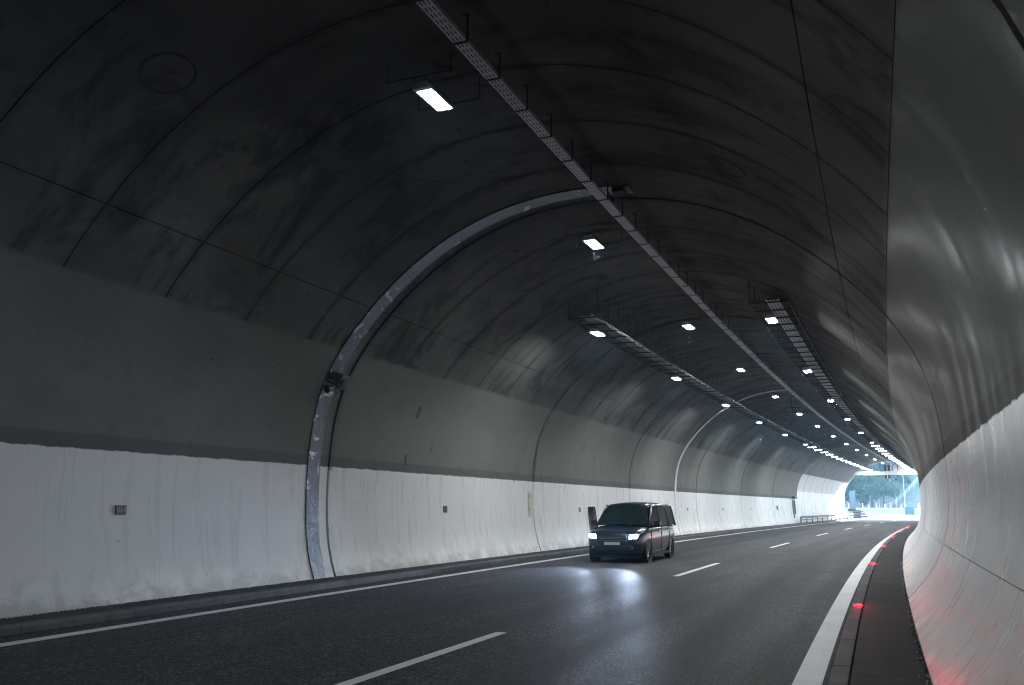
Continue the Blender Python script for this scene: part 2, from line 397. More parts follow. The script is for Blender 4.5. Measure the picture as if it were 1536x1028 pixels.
# walkways and kerbs
def walk_and_kerb(side):
    if side > 0:
        wk = strip('walkway', S_BACK, 141, -.285, .75, .148, M['walk'], step=1.0); k0, k1 = -.49, -.30; first, last, ln = 3.0, 63.0, 1.0
    else:
        wk = strip('walkway', S_BACK, 141, -12.2, -11.18, .115, M['walk']); k0, k1 = -11.19, -10.97; first, last, ln = 7.0, 67.0, 2.0
    struct(wk)
    kb = empty('kerb', frame(first, (k0+k1)/2, 0)); struct(kb)
    n = int((last-first)/ln); h = .158 if side > 0 else .120; inv = kb.matrix_world.inverted()
    sec = [(k0, -.05), (k1, -.05), (k1, h-.004), (k1-.012, h), (k0+.02, h), (k0, h-.03)] if side > 0 else [(k0, -.05), (k1, -.05), (k1, h-.03), (k1-.02, h), (k0+.012, h), (k0, h-.004)]
    def piece(s0, s1, step):
        mb = MB(); m = max(1, int(round((s1-s0)/step))); q = len(sec)
        dz = random.uniform(-.003, .003) if s1-s0 < 5 else 0
        vs = [inv @ W(s0+(s1-s0)*i/m, o, z+dz) for i in range(m+1) for o, z in sec]
        fs = [(i*q+k, i*q+(k+1) % q, (i+1)*q+(k+1) % q, (i+1)*q+k) for i in range(m) for k in range(q)]+[tuple(range(q)), tuple(m*q+k for k in range(q))]
        mb.add(vs, fs); return mb
    for i in range(n):
        piece(first+i*ln+.006, first+(i+1)*ln-.006, ln).build('kerb_stone', M['kerb'], kb)
    far = MB(); s = last
    while s < 141: p = piece(s+.006, min(s+ln, 141)-.006, ln); far.add(p.v, p.f); s += ln
    s = S_BACK
    while s < first-.5: p = piece(s+.006, s+4.0-.006 if s+4 < first else first-.006, 2); far.add(p.v, p.f); s += 4.0
    o = far.build('far_kerb_stones', M['kerb'], kb); o['kind'] = 'stuff'
walk_and_kerb(1); walk_and_kerb(-1)

# ------------------------------------------------------------------ tunnel lining
tunnel = tag(empty('road_tunnel'), 'arched concrete road tunnel with white lower walls and a sooty ceiling', 'tunnel')
def lining_panel(name, s0, s1, a0, a1, gs0, gs1, ga0, ga1, mat, da=.34, ds=2.2, depth=.09):
    s0 += gs0; s1 -= gs1; a0 += ga0; a1 -= ga1
    ns = max(1, int(math.ceil((s1-s0)/ds))); na = max(1, int(math.ceil((a1-a0)/da)))
    vs = []; uv = []; fs = []
    for i in range(ns+1):
        for k in range(na+1):
            s = s0+(s1-s0)*i/ns; a = a0+(a1-a0)*k/na; vs.append(tuple(L(s, a))); uv.append((s, a))
    idx = lambda i, k: i*(na+1)+k
    for i in range(ns):
        for k in range(na): fs.append((idx(i, k), idx(i+1, k), idx(i+1, k+1), idx(i, k+1)))
    nf = len(fs)
    ring = [idx(i, 0) for i in range(ns+1)]+[idx(ns, k) for k in range(1, na+1)]+[idx(i, na) for i in range(ns-1, -1, -1)]+[idx(0, k) for k in range(na-1, 0, -1)]
    base = len(vs)
    for q in ring: s, a = uv[q]; vs.append(tuple(L(s, a, depth))); uv.append((s, a))
    b2 = len(vs)
    for q in ring: vs.append(vs[q]); uv.append(uv[q])
    n = len(ring)
    for i in range(n): fs.append((b2+i, base+i, base+(i+1) % n, b2+(i+1) % n))
    me = bpy.data.meshes.new(name); me.from_pydata(vs, [], fs); me.update()
    ul = me.uv_layers.new(name='UVMap')
    for lp in me.loops: ul.data[lp.index].uv = uv[lp.vertex_index]
    u2 = me.uv_layers.new(name='EdgeMap')                  # metres to the two end joints of this panel
    for lp in me.loops: u2.data[lp.index].uv = (uv[lp.vertex_index][0]-s0, s1-uv[lp.vertex_index][0])
    for p in me.polygons: p.use_smooth = p.index < nf
    return new_obj(name, me, mat, tunnel)
A_FOOT, A_WHITE, A_SOOT, A_FORM = .06, arc_left(2.674), arc_left(5.373), arc_left(6.303)
R_FOOT, R_WHITE, R_SOOT, R_FORM = .06, arc_right(2.674), arc_right(5.373), arc_right(6.303)
BLK = [S_BACK, -32.6, -20.0, -7.4, 5.2, 17.8, 30.8, 43.2, 57.6, 72.2, 86.4, 100.5]
NICHE = (36.95, 37.95, .5, 1.75)
J, SEAM, FINE = .045, .018, .006
def lower_wall(s0, s1, side, g0, g1):
    a0, a1 = (A_FOOT, A_WHITE) if side < 0 else (LTOT-R_WHITE, LTOT-R_FOOT)
    if side < 0 and s0 < NICHE[0] < s1:
        n0, n1, z0, z1 = NICHE
        lining_panel('wall_panel', s0, n0, a0, a1, g0, 0, 0, 0, M['lining'])
        lining_panel('wall_panel', n0, n1, a0, arc_left(z0), 0, 0, 0, 0, M['lining'])
        lining_panel('wall_panel', n0, n1, arc_left(z1), a1, 0, 0, 0, 0, M['lining'])
        lining_panel('wall_panel', n1, s1, a0, a1, 0, g1, 0, 0, M['lining'])
    elif side > 0:
        am = LTOT-arc_right(1.12)
        lining_panel('foot_panel', s0, s1, am, a1, g0, g1, .004, 0, M['lining']); lining_panel('wall_panel', s0, s1, a0, am, g0, g1, 0, .004, M['lining'])
    else: lining_panel('wall_panel', s0, s1, a0, a1, g0, g1, 0, 0, M['lining'])
for b0, b1 in zip(BLK[:-1], BLK[1:]):
    for side in (-1, 1):
        lower_wall(b0, b1, side, J, J)
        ga = (A_WHITE, A_SOOT) if side < 0 else (LTOT-R_SOOT, LTOT-R_WHITE)
        lining_panel('wall_panel', b0, b1, *ga, J, J, 0, 0, M['lining'])
    n = 6 if b1 > 4 else 1
    for i in range(n):
        s0, s1 = b0+(b1-b0)*i/n, b0+(b1-b0)*(i+1)/n; g0 = J if i == 0 else SEAM*random.uniform(.35, 1); g1 = J if i == n-1 else SEAM*random.uniform(.35, 1)
        lining_panel('ceiling_panel', s0, s1, A_SOOT, A_FORM, g0, g1, .002, SEAM*.6, M['lining'])
        lining_panel('ceiling_panel', s0, s1, A_FORM, LTOT-R_FORM, g0, g1, SEAM*.6, SEAM*.6, M['lining'])
        lining_panel('ceiling_panel', s0, s1, LTOT-R_FORM, LTOT-R_SOOT, g0, g1, SEAM*.6, .012, M['lining'])
n = 9
for i in range(n):
    s0, s1 = 100.5+40*i/n, 100.5+40*(i+1)/n
    for a0, a1 in ((A_FOOT, A_SOOT), (A_SOOT, LTOT-R_SOOT), (LTOT-R_SOOT, LTOT-R_FOOT)):
        lining_panel('portal_panel', s0, s1, a0, a1, .03, .03, .006, .006, M['portal'])
# unseen shell behind joints plus end cap behind viewer, added to block daylight
vs = []; fs = []; SS = [S_BACK-.3+(PORTAL+.3-S_BACK)*i/90 for i in range(91)]; AA = [LTOT*k/40 for k in range(41)]
for s in SS:
    for a in AA: vs.append(tuple(L(s, a, .55)-Vector((0, 0, .25 if a in (0, LTOT) else 0))))
for i in range(90):
    for k in range(40): fs.append((i*41+k, (i+1)*41+k, (i+1)*41+k+1, i*41+k+1))
fs.append(tuple(range(41)))
sh = MB(); sh.add(vs, fs); sh.build('light_block_shell', M['shell'], tunnel, fix=False)
# portal ring and head wall
vs = []; fs = []; na = 48
for s, e in ((PORTAL-.02, 0), (PORTAL+.9, 0), (PORTAL+.9, .8), (PORTAL-.02, .8)):
    for k in range(na+1): vs.append(tuple(L(s, LTOT*k/na, e)))
for r in range(3):
    for k in range(na): fs.append((r*(na+1)+k, (r+1)*(na+1)+k, (r+1)*(na+1)+k+1, r*(na+1)+k+1))
MB().add(vs, fs).build('portal_ring', M['barrier'], tunnel, fix=False)
mb = MB(); vs = []; fs = []
for k in range(na+1):
    p = prof(LTOT*k/na, .6); q = (max(-24, min(24, p[0]*3.2)), max(p[1], 0) if k in (0, na) else min(16, max(-.3, p[1]*1.8)))
    for yy in (0, .6):
        vs.append(W(PORTAL+.1+yy, OC+p[0], p[1])); vs.append(W(PORTAL+.1+yy, OC+q[0], q[1]))
for k in range(na):
    a = 4*k; fs += [(a, a+1, a+5, a+4), (a+2, a+6, a+7, a+3), (a+1, a+3, a+7, a+5)]
mb.add(vs, fs); mb.build('head_wall', M['barrier'], tunnel, fix=False)

# niche in the left wall
n0, n1, z0, z1 = NICHE
na0, na1 = arc_left(z0), arc_left(z1); D = .34
mb = MB(); P = lambda s, a, d: L(s, a, d)
vs = [P(n0, na0, .0), P(n1, na0, 0), P(n1, na1, 0), P(n0, na1, 0), P(n0, na0, D), P(n1, na0, D), P(n1, na1, D), P(n0, na1, D)]
mb.add(vs, [(0, 1, 5, 4), (1, 2, 6, 5), (2, 3, 7, 6), (3, 0, 4, 7), (4, 5, 6, 7)])
nb = mb.build('niche', M['nichewall'], tunnel)
mb = MB(); vs = [P(n0+.08, na0+.05, D-.04), P(n1-.08, na0+.05, D-.04), P(n1-.08, na1-.2, D-.04), P(n0+.08, na1-.2, D-.04)]
mb.add(vs+[v+W(0, -.035, 0)-W(0, 0, 0) for v in vs], [(0, 1, 2, 3), (4, 5, 6, 7), (0, 1, 5, 4), (1, 2, 6, 5), (2, 3, 7, 6), (3, 0, 4, 7)]); mb.build('niche_door', M['cream'], nb)

def wall_plate(name, s, a, w, h, th, mat, parent=None, out0=0.0):     # flat plate standing proud of the lining
    mb = MB(); c = [(s-w/2, a-h/2), (s+w/2, a-h/2), (s+w/2, a+h/2), (s-w/2, a+h/2)]
    vs = [L(q, r, .01-out0) for q, r in c]+[L(q, r, -th-out0) for q, r in c]
    mb.add(vs, [(0, 1, 2, 3), (4, 5, 6, 7), (0, 1, 5, 4), (1, 2, 6, 5), (2, 3, 7, 6), (3, 0, 4, 7)])
    return mb.build(name, mat, parent)
def wall_frame(s, a, out):
    p = L(s, a, -out); t = heading(s); tx = Vector((math.sin(t), math.cos(t), 0))
    up_ = (L(s, a+.05, -out)-L(s, a-.05, -out)).normalized(); nn = tx.cross(up_)
    return Matrix.Translation(p) @ Matrix((tx, up_, nn)).transposed().to_4x4()
# chips and mortar patches in the left wall
for s, z, w, h in ((21.62, 4.37, .16, .34), (21.38, 3.02, .13, .30), (50.2, 3.2, .12, .3), (53.6, 3.1, .12, .35), (55.0, 4.4, .1, .25)):
    wall_plate('mortar_patch', s, arc_left(z), w, h, .006, M['patch'], tunnel)

# ------------------------------------------------------------------ metal strips round the arch
def metal_strip(s0, s1, a1, step, label, mat):
    e = tag(empty('metal_strip', frame((s0+s1)/2, OC-6.55, .1)), label, 'metal strip', 'metal strips round the arch'); inv = e.matrix_world.inverted()
    a = .08; i = 0
    while a < a1-.2:
        b = min(a+step*random.uniform(.85, 1.15), a1); n = max(2, int((b-a)/.3)); mb = MB(); vs = []; uv = []
        for k in range(n+1):
            q = a+.004+(b-a-.008)*k/n
            for s, out in ((s0, .012), (s0, -.028), (s1, -.028), (s1, .012)): vs.append(inv @ L(s, q, out)); uv.append((s+i*7, q))
        fs = [(4*k+j, 4*k+j+1, 4*k+j+5, 4*k+j+4) for k in range(n) for j in range(3)]+[(0, 1, 2, 3), (4*n, 4*n+1, 4*n+2, 4*n+3)]
        mb.add(vs, fs); ob = mb.build('sheet_panel', mat, e, fix=True)
        ul = ob.data.uv_layers.new(name='UVMap')
        for lp in ob.data.loops: ul.data[lp.index].uv = uv[lp.vertex_index]
        sc = MB()
        for q in [a+.1+(b-a-.2)*k/3 for k in range(4)]:
            for s in (s0+.03, s1-.03): p, r = inv @ L(s, q, -.027), inv @ L(s, q, -.036); sc.tube(p, r, .012, 6)
        x = sc.build('screws', M['dark'], ob); 
        a = b; i += 1
    return e
metal_strip(16.95, 17.42, arc_at(-4.45), 1.7, 'wide metal strip bent round the arch beside the nearest big joint', M['foil'])
metal_strip(52.2, 52.5, arc_at(-5.3), 2.4, 'narrow pale metal strip round the arch deep in the tunnel', M['plate'])

# ------------------------------------------------------------------ ceiling lamps
def make_lamp(rows, w=.30, l=.82):
    e = empty('ceiling_lamp')
    mb = MB(); pts = [(-w/2, 0), (w/2, 0), (w/2, .03), (w/2-.05, .10), (-w/2+.05, .10), (-w/2, .03)]
    mb.prism(pts, -l/2, l/2); bevel(mb.build('housing', M['lampbody'], e), .006)
    mb = MB(); t = .022
    mb.box(-w/2-.004, -w/2+t, -l/2-.004, l/2+.004, -.016, .004); mb.box(w/2-t, w/2+.004, -l/2-.004, l/2+.004, -.016, .004)
    mb.box(-w/2+t, w/2-t, -l/2-.004, -l/2+.09, -.016, .004); mb.box(-w/2+t, w/2-t, l/2-t, l/2+.004, -.016, .004)
    mb.build('rim', M['lampbody'], e)
    if rows:
        for i in range(6):
            y = -l/2+.10+.118*i; MB().add([(-w/2+.035, y+.022, -.006), (-w/2+.035, y+.096, -.006), (w/2-.035, y+.096, -.006), (w/2-.035, y+.022, -.006)], [(0, 1, 2, 3)]).build('led_row', M['led'], e, fix=False)
    else: MB().add([(-w/2+.03, -l/2+.1, -.006), (-w/2+.03, l/2-.03, -.006), (w/2-.03, l/2-.03, -.006), (w/2-.03, -l/2+.1, -.006)], [(0, 1, 2, 3)]).build('led_panel', M['led'], e, fix=False)
    return e
def add_hangers(e, top, xs=(-.55, .55), ys=(-.5, .5), bar=True):
    for y in ys:
        if bar: MB().box(xs[0]-.02, xs[1]+.02, y-.012, y+.012, .112, .130).build('cross_bar', M['dark'], e)
        for x in xs: MB().tube((x, y, .12), (x, y, top), .007, 6).build('hanger_rod', M['dark'], e)
    for x in (-.1, .1): MB().box(x-.012, x+.012, ys[0], ys[1], .095, .115).build('rail', M['dark'], e)
lampA, lampB = make_lamp(True), make_lamp(False)
add_hangers(lampA, .5); add_hangers(lampB, .5)
used = set()
def place_lamp(proto, Mx, label, group):
    if proto.name in used: o = copy_tree(proto, Mx)
    else: used.add(proto.name); o = proto; o.matrix_world = Mx
    return tag(o, label, 'lamp', group)
CEN = [11.16, 19.32, 29.9, 40.5, 51.3, 61.6, 71.4, 82.1, 92.7, 102.8, 113.1, 123.8, 134.3]
for i, s in enumerate(CEN):
    place_lamp(lampA if s < 32 else lampB, frame(s, -5.9, 7.99), 'white ceiling lamp close left of the middle cable tray, %s one along' % ORD[i], 'lamps beside the middle tray')
for i, s in enumerate([.6, -10, -20.6, -31.2]):
    place_lamp(lampB, frame(s, -5.9, 7.99), 'white ceiling lamp beside the middle cable tray, overhead and behind the viewer', 'lamps behind the viewer')
M['led_boost'] = emissive('portal_led_light', (.95, .98, 1.0), 28.0)
lampC, lampD, lampE = make_lamp(True), make_lamp(False), make_lamp(False, .70, .60)
for q in (lampC, lampD):
    for c in q.children:
        if c.name.startswith('led'): c.data.materials.clear(); c.data.materials.append(M['led_row'])
for c in lampE.children:
    if c.name.startswith('led_panel'): c.data.materials.clear(); c.data.materials.append(M['led_boost'])
def row(side):
    o = -8.02 if side < 0 else -2.62
    S = [26.1, 36.75, 47.6, 58.2, 69.1, 80.2]; s = 84.2
    while s < 140: S.append(s); s += 4.15
    for i, s in enumerate(S):
        place_lamp(lampC if s < 40 else lampD if s < 82 else lampE, frame(s, o, 7.2), 'white lamp under the %s ladder of cable trays, %s one along' % ('left' if side < 0 else 'right', ORD[i]), 'lamps under the %s tray ladder' % ('left' if side < 0 else 'right'))
row(-1); row(1)

# ------------------------------------------------------------------ cable trays
def slotted_tray_mesh(ln, w, rows, nslot):
    mb = MB(); xs = [-w/2]; m = w/(rows+.6); sw = m*.36
    for r in range(rows): c = -w/2+m*(r+.8); xs += [c-sw/2, c+sw/2]
    xs.append(w/2); ys = [0]; p = ln/nslot
    for q in range(nslot): ys += [p*(q+.18), p*(q+.82)]
    ys.append(ln)
    vs = [(x, y, 0) for y in ys for x in xs]; nx = len(xs); fs = []
    for j in range(len(ys)-1):
        for i in range(nx-1):
            if i % 2 == 1 and j % 2 == 1: continue
            fs.append((j*nx+i, j*nx+i+1, (j+1)*nx+i+1, (j+1)*nx+i))
    mb.add(vs, fs)
    for x in (-w/2, w/2): mb.add([(x, 0, 0), (x, ln, 0), (x, ln, .07), (x, 0, .07)], [(0, 1, 2, 3)])
    return mb.mesh('tray_segment', fix=False)
SEG = 1.12
tray = tag(empty('cable_tray', frame(-8, -4.84, 8.05)), 'perforated galvanised cable tray hung along the crown of the arch', 'cable tray')
inv = tray.matrix_world.inverted()
me1 = slotted_tray_mesh(SEG-.02, .20, 3, 7); me1.materials.append(M['plate'])
cab = MB().box(-.085, .085, 0, SEG, .012, .05).mesh('cables'); cab.materials.append(M['black'])
hang = MB(); hang.box(.10, .118, -.014, .014, -.01, .42); hang.box(-.10, .115, -.014, .014, -.014, -.004); hang.box(.03, .125, -.02, .02, .40, .43); hm = hang.mesh('hanger'); hm.materials.append(M['dark'])
s = -8.0; i = 0
while s < 138.5:
    f = inv @ frame(s, -4.84, 8.05)
    a = new_obj('tray_segment', me1, None, tray); a.matrix_local = f
    a = new_obj('cables', cab, None, tray); a.matrix_local = f
    a = new_obj('hanger', hm, None, tray); a.matrix_local = f
    s += SEG; i += 1
def ladder(side):
    oc, label = (-7.90, 'long ladder of cable trays hung from the left of the ceiling') if side < 0 else (-2.47, 'long ladder of cable trays hung from the right of the ceiling')
    x0, x1 = (-.46, .46) if side < 0 else (-.52, .52); px = .08
    z = 7.36; e = tag(empty('tray_ladder', frame(24.3, oc, z)), label, 'cable tray'); inv = e.matrix_world.inverted()
    for x in (x0, x1):
        mb = MB(); vs = []; N = 58
        for k in range(N+1):
            q = 24.3+(139-24.3)*k/N
            for dx, dz in ((-.016, -.02), (.016, -.02), (.016, .02), (-.016, .02)): vs.append(inv @ W(q, oc+x+dx, z+dz-.03))
        mb.add(vs, [(4*k+j, 4*k+(j+1) % 4, 4*k+4+(j+1) % 4, 4*k+4+j) for k in range(N) for j in range(4)]); mb.build('side_rail', M['dark'], e)
    rung = MB().box(x0-.05, x1+.05, -.02, .02, -.03, .01).mesh('rung'); rung.materials.append(M['dark'])
    pl = slotted_tray_mesh(1.03, .34, 3, 6); pl.materials.clear(); pl.materials.append(M['plate'] if side > 0 else M['dullplate'])
    cb = MB().box(px-.14, px+.14, 0, 1.05, .055, .09).mesh('cables'); cb.materials.append(M['black'])
    rods = []
    for x in (x0, x1):
        t_ = ceil_z(oc+x)-z+.03; rods.append(MB().tube((x, 0, 0), (x, 0, t_), .009, 5).add([(x-.03, -.03, t_-.04), (x+.03, -.03, t_-.04), (x+.03, .03, t_-.04), (x-.03, .03, t_-.04)], [(0, 1, 2, 3)]).mesh('hanger_rod'))
        rods[-1].materials.append(M['dark'])
    plm = Matrix.Translation((px, 0, .045))
    s = 24.4
    while s < 138.5:
        f = inv @ frame(s, oc, z)
        a = new_obj('rung', rung, None, e); a.matrix_local = f
        a = new_obj('tray_segment', pl, None, e); a.matrix_local = f @ plm
        a = new_obj('cables', cb, None, e); a.matrix_local = f
        for r in rods: a = new_obj('hanger_rod', r, None, e); a.matrix_local = f
        s += 1.08
ladder(-1); ladder(1)

# ------------------------------------------------------------------ things on the walls and ceiling
e = tag(empty('wall_loudspeaker', wall_frame(17.25, arc_left(4.62), .03)), 'dark box loudspeaker with coiled cable fixed over the wide metal strip', 'loudspeaker')
bevel(MB().box(-.17, .17, .0, .30, .0, .30).build('case', M['sign'], e), .015)
MB().tube((-.02, .12, .30), (-.02, .12, .33), .085, 14).build('speaker_cone', M['black'], e)
MB().box(-.20, -.17, .05, .10, .0, .16).build('bracket', M['galv'], e)
mb = MB(); mb.tube((-.42, -.12, .20), (-.24, -.05, .22), .10, 12, .05); mb.tube((-.24, -.05, .22), (.20, -.02, .26), .035, 8); mb.build('horn', M['black'], e)
mb = MB(); pp = [(-.2+.42*t, -.03-.14*math.sin(math.pi*t), .22+.04*math.sin(2*math.pi*t)) for t in [k/10 for k in range(11)]]
for p, q in zip(pp, pp[1:]): mb.tube(p, q, .014, 6)
mb.build('cable', M['black'], e)

e = tag(empty('number_plate', wall_frame(11.66, arc_left(1.66), .02)), 'small dark number plate on the white wall at far left', 'sign')
bevel(MB().box(-.115, .115, -.08, .08, -.02, .008).build('plate', M['sign'], e), .004)
fc = bpy.data.curves.new('digits', 'FONT'); fc.body = '014'; fc.size = .13; fc.align_x = 'CENTER'; fc.align_y = 'CENTER'; fc.extrude = .001
fo = bpy.data.objects.new('digits', fc); dm = bpy.data.meshes.new_from_object(fo); bpy.data.objects.remove(fo)
d = new_obj('digits', dm, M['signtext'], e); d.location = (0, 0, .0095)
for x in (-.10, .10): MB().tube((x, 0, .006), (x, 0, .013), .009, 8).build('screw', M['black'], e)
e = tag(empty('vent_plate', wall_frame(23.82, arc_left(1.66), .012)), 'small square dark plate on the white wall left of the hatch', 'plate')
bevel(MB().box(-.11, .11, -.10, .10, -.012, .01).build('plate', M['sign'], e), .004)
for y in (-.05, 0, .05): MB().box(-.08, .08, y-.008, y+.008, .01, .014).build('slat', M['dark'], e)
e = tag(empty('wall_hatch', wall_frame(30.55, arc_left(1.83), .014)), 'tall cream service hatch on the white wall beside a joint', 'hatch')
MB().box(-.24, .24, -.46, .46, -.02, .012).build('frame', M['cream'], e)
MB().box(-.21, .21, -.30, .43, .012, .02).build('door', M['cream'], e)
MB().box(-.21, .21, -.43, -.33, .012, .02).build('lower_flap', M['cream'], e)
for x, y in ((-.2, .3), (-.2, -.2)): MB().box(x-.012, x+.012, y-.05, y+.05, .02, .028).build('hinge', M['dark'], e)
for k, s in enumerate((35.9, 45.6, 55.2, 65.5, 76.0)):
    e = tag(empty('wall_marker', wall_frame(s, arc_left(1.62), .012)), '%s of the tiny dark marker plates dotted along the white wall beyond the hatch' % ORD[k], 'marker', 'marker plates on the left wall')
    bevel(MB().box(-.09, .09, -.09, .09, -.012, .012).build('plate', M['sign'], e), .004); MB().box(-.06, .06, -.03, .03, .012, .015).build('reflector', M['galv'], e)
e = tag(empty('direction_sign', wall_frame(88.4, arc_left(1.7), .05)), 'dark triangular bracket sign sticking out of the white wall near the exit', 'sign')
MB().prism([(-.35, .2), (.35, .2), (.1, -.25)], -.02, .02, Matrix.Rotation(-math.pi/2, 4, 'X')).build('panel', M['sign'], e); MB().box(-.05, .05, .0, .1, -.06, 0).build('bracket', M['dark'], e)
e = tag(empty('wall_cabinet', wall_frame(97.6, arc_left(1.6), .03)), 'tall narrow dark cabinet frame on the wall where the bright lining begins', 'cabinet')
MB().box(-.15, .15, -.95, .95, -.03, .12).build('case', M['blue'], e); MB().box(.9, 1.15, -.5, .9, -.03, .1).build('side_panel', M['sign'], e)
MB().box(-.2, 1.3, 1.1, 1.3, -.03, .35).build('top_sign', M['sign'], e)
for k, (s, o) in enumerate(((55.5, -5.6), (84.0, -8.0))):
    e = tag(empty('traffic_camera', frame(s, o, 7.55)), ('dark camera on a stalk hung close to the middle tray', 'dark camera on a bracket hung near the left lamp row')[k], 'camera')
    MB().tube((0, 0, .12), (0, 0, ceil_z(o)-7.55), .03, 8).build('stalk', M['dark'], e)
    bevel(MB().box(-.13, .13, -.35, .35, -.12, .14).build('housing', M['black'], e), .03); MB().tube((0, -.35, 0), (0, -.42, 0), .08, 12).build('lens', M['black'], e)
    MB().box(-.5, .6, -.03, .03, .2, .26).build('bracket', M['dark'], e)
e = tag(empty('junction_box', frame(17.15, -4.72, 8.30)), 'dark junction box with loose cables beside the tray where the strip ends', 'junction box')
bevel(MB().box(-.02, .22, -.18, .16, .02, .16).build('box', M['black'], e), .01)
mb = MB(); pp = [(-.1+.05*math.sin(3*t), -.15+.3*t, .05-.22*math.sin(math.pi*t)) for t in [k/10 for k in range(11)]]
for p, q in zip(pp, pp[1:]): mb.tube(p, q, .016, 6)
mb.build('cable', M['black'], e)
def ring_mark(name, s, o, r0, label):
    a = arc_at(o); mb = MB(); n = 40; vs = []
    for k in range(n):
        t = 2*math.pi*k/n
        for r, out in ((r0, .004), (r0, -.008), (r0-.05, -.008), (r0-.05, .004)): vs.append(L(s+r*math.cos(t), a+r*.9*math.sin(t), out))
    mb.add(vs, [(4*k+j, 4*k+j+1, (4*k+j+5) % (4*n), (4*k+j+4) % (4*n)) for k in range(n) for j in range(3)]); return mb.build(name, M['patch'], tunnel)
ring_mark('filled_opening', 8.6, -8.85, .42, ''); ring_mark('filled_opening', 14.6, -2.04, .42, ''); ring_mark('filled_opening', 21.6, -8.5, .45, '')
# red lights in the right kerb
def kerb_light():
    e = empty('kerb_light'); mb = MB(); mb.prism([(-.075, 0), (.075, 0), (.06, .022), (-.06, .022)], -.05, .05); mb.build('housing', M['dark'], e)
    MB().box(-.055, .055, -.056, -.047, .004, .02).build('lens', M['red'], e); MB().box(-.055, .055, .047, .056, .004, .02).build('rear_lens', M['red'], e)
    return e
kl = kerb_light()
for i, s in enumerate((16.1, 28.0, 40.8, 54.3, 67.4, 81.0)):
    Mx = frame(s, -.36, .158); o = kl if i == 0 else copy_tree(kl, Mx); o.matrix_world = Mx
    tag(o, 'red marker light on the right kerb, %s from the viewer' % ORD[i], 'marker light', 'red lights along the right kerb')

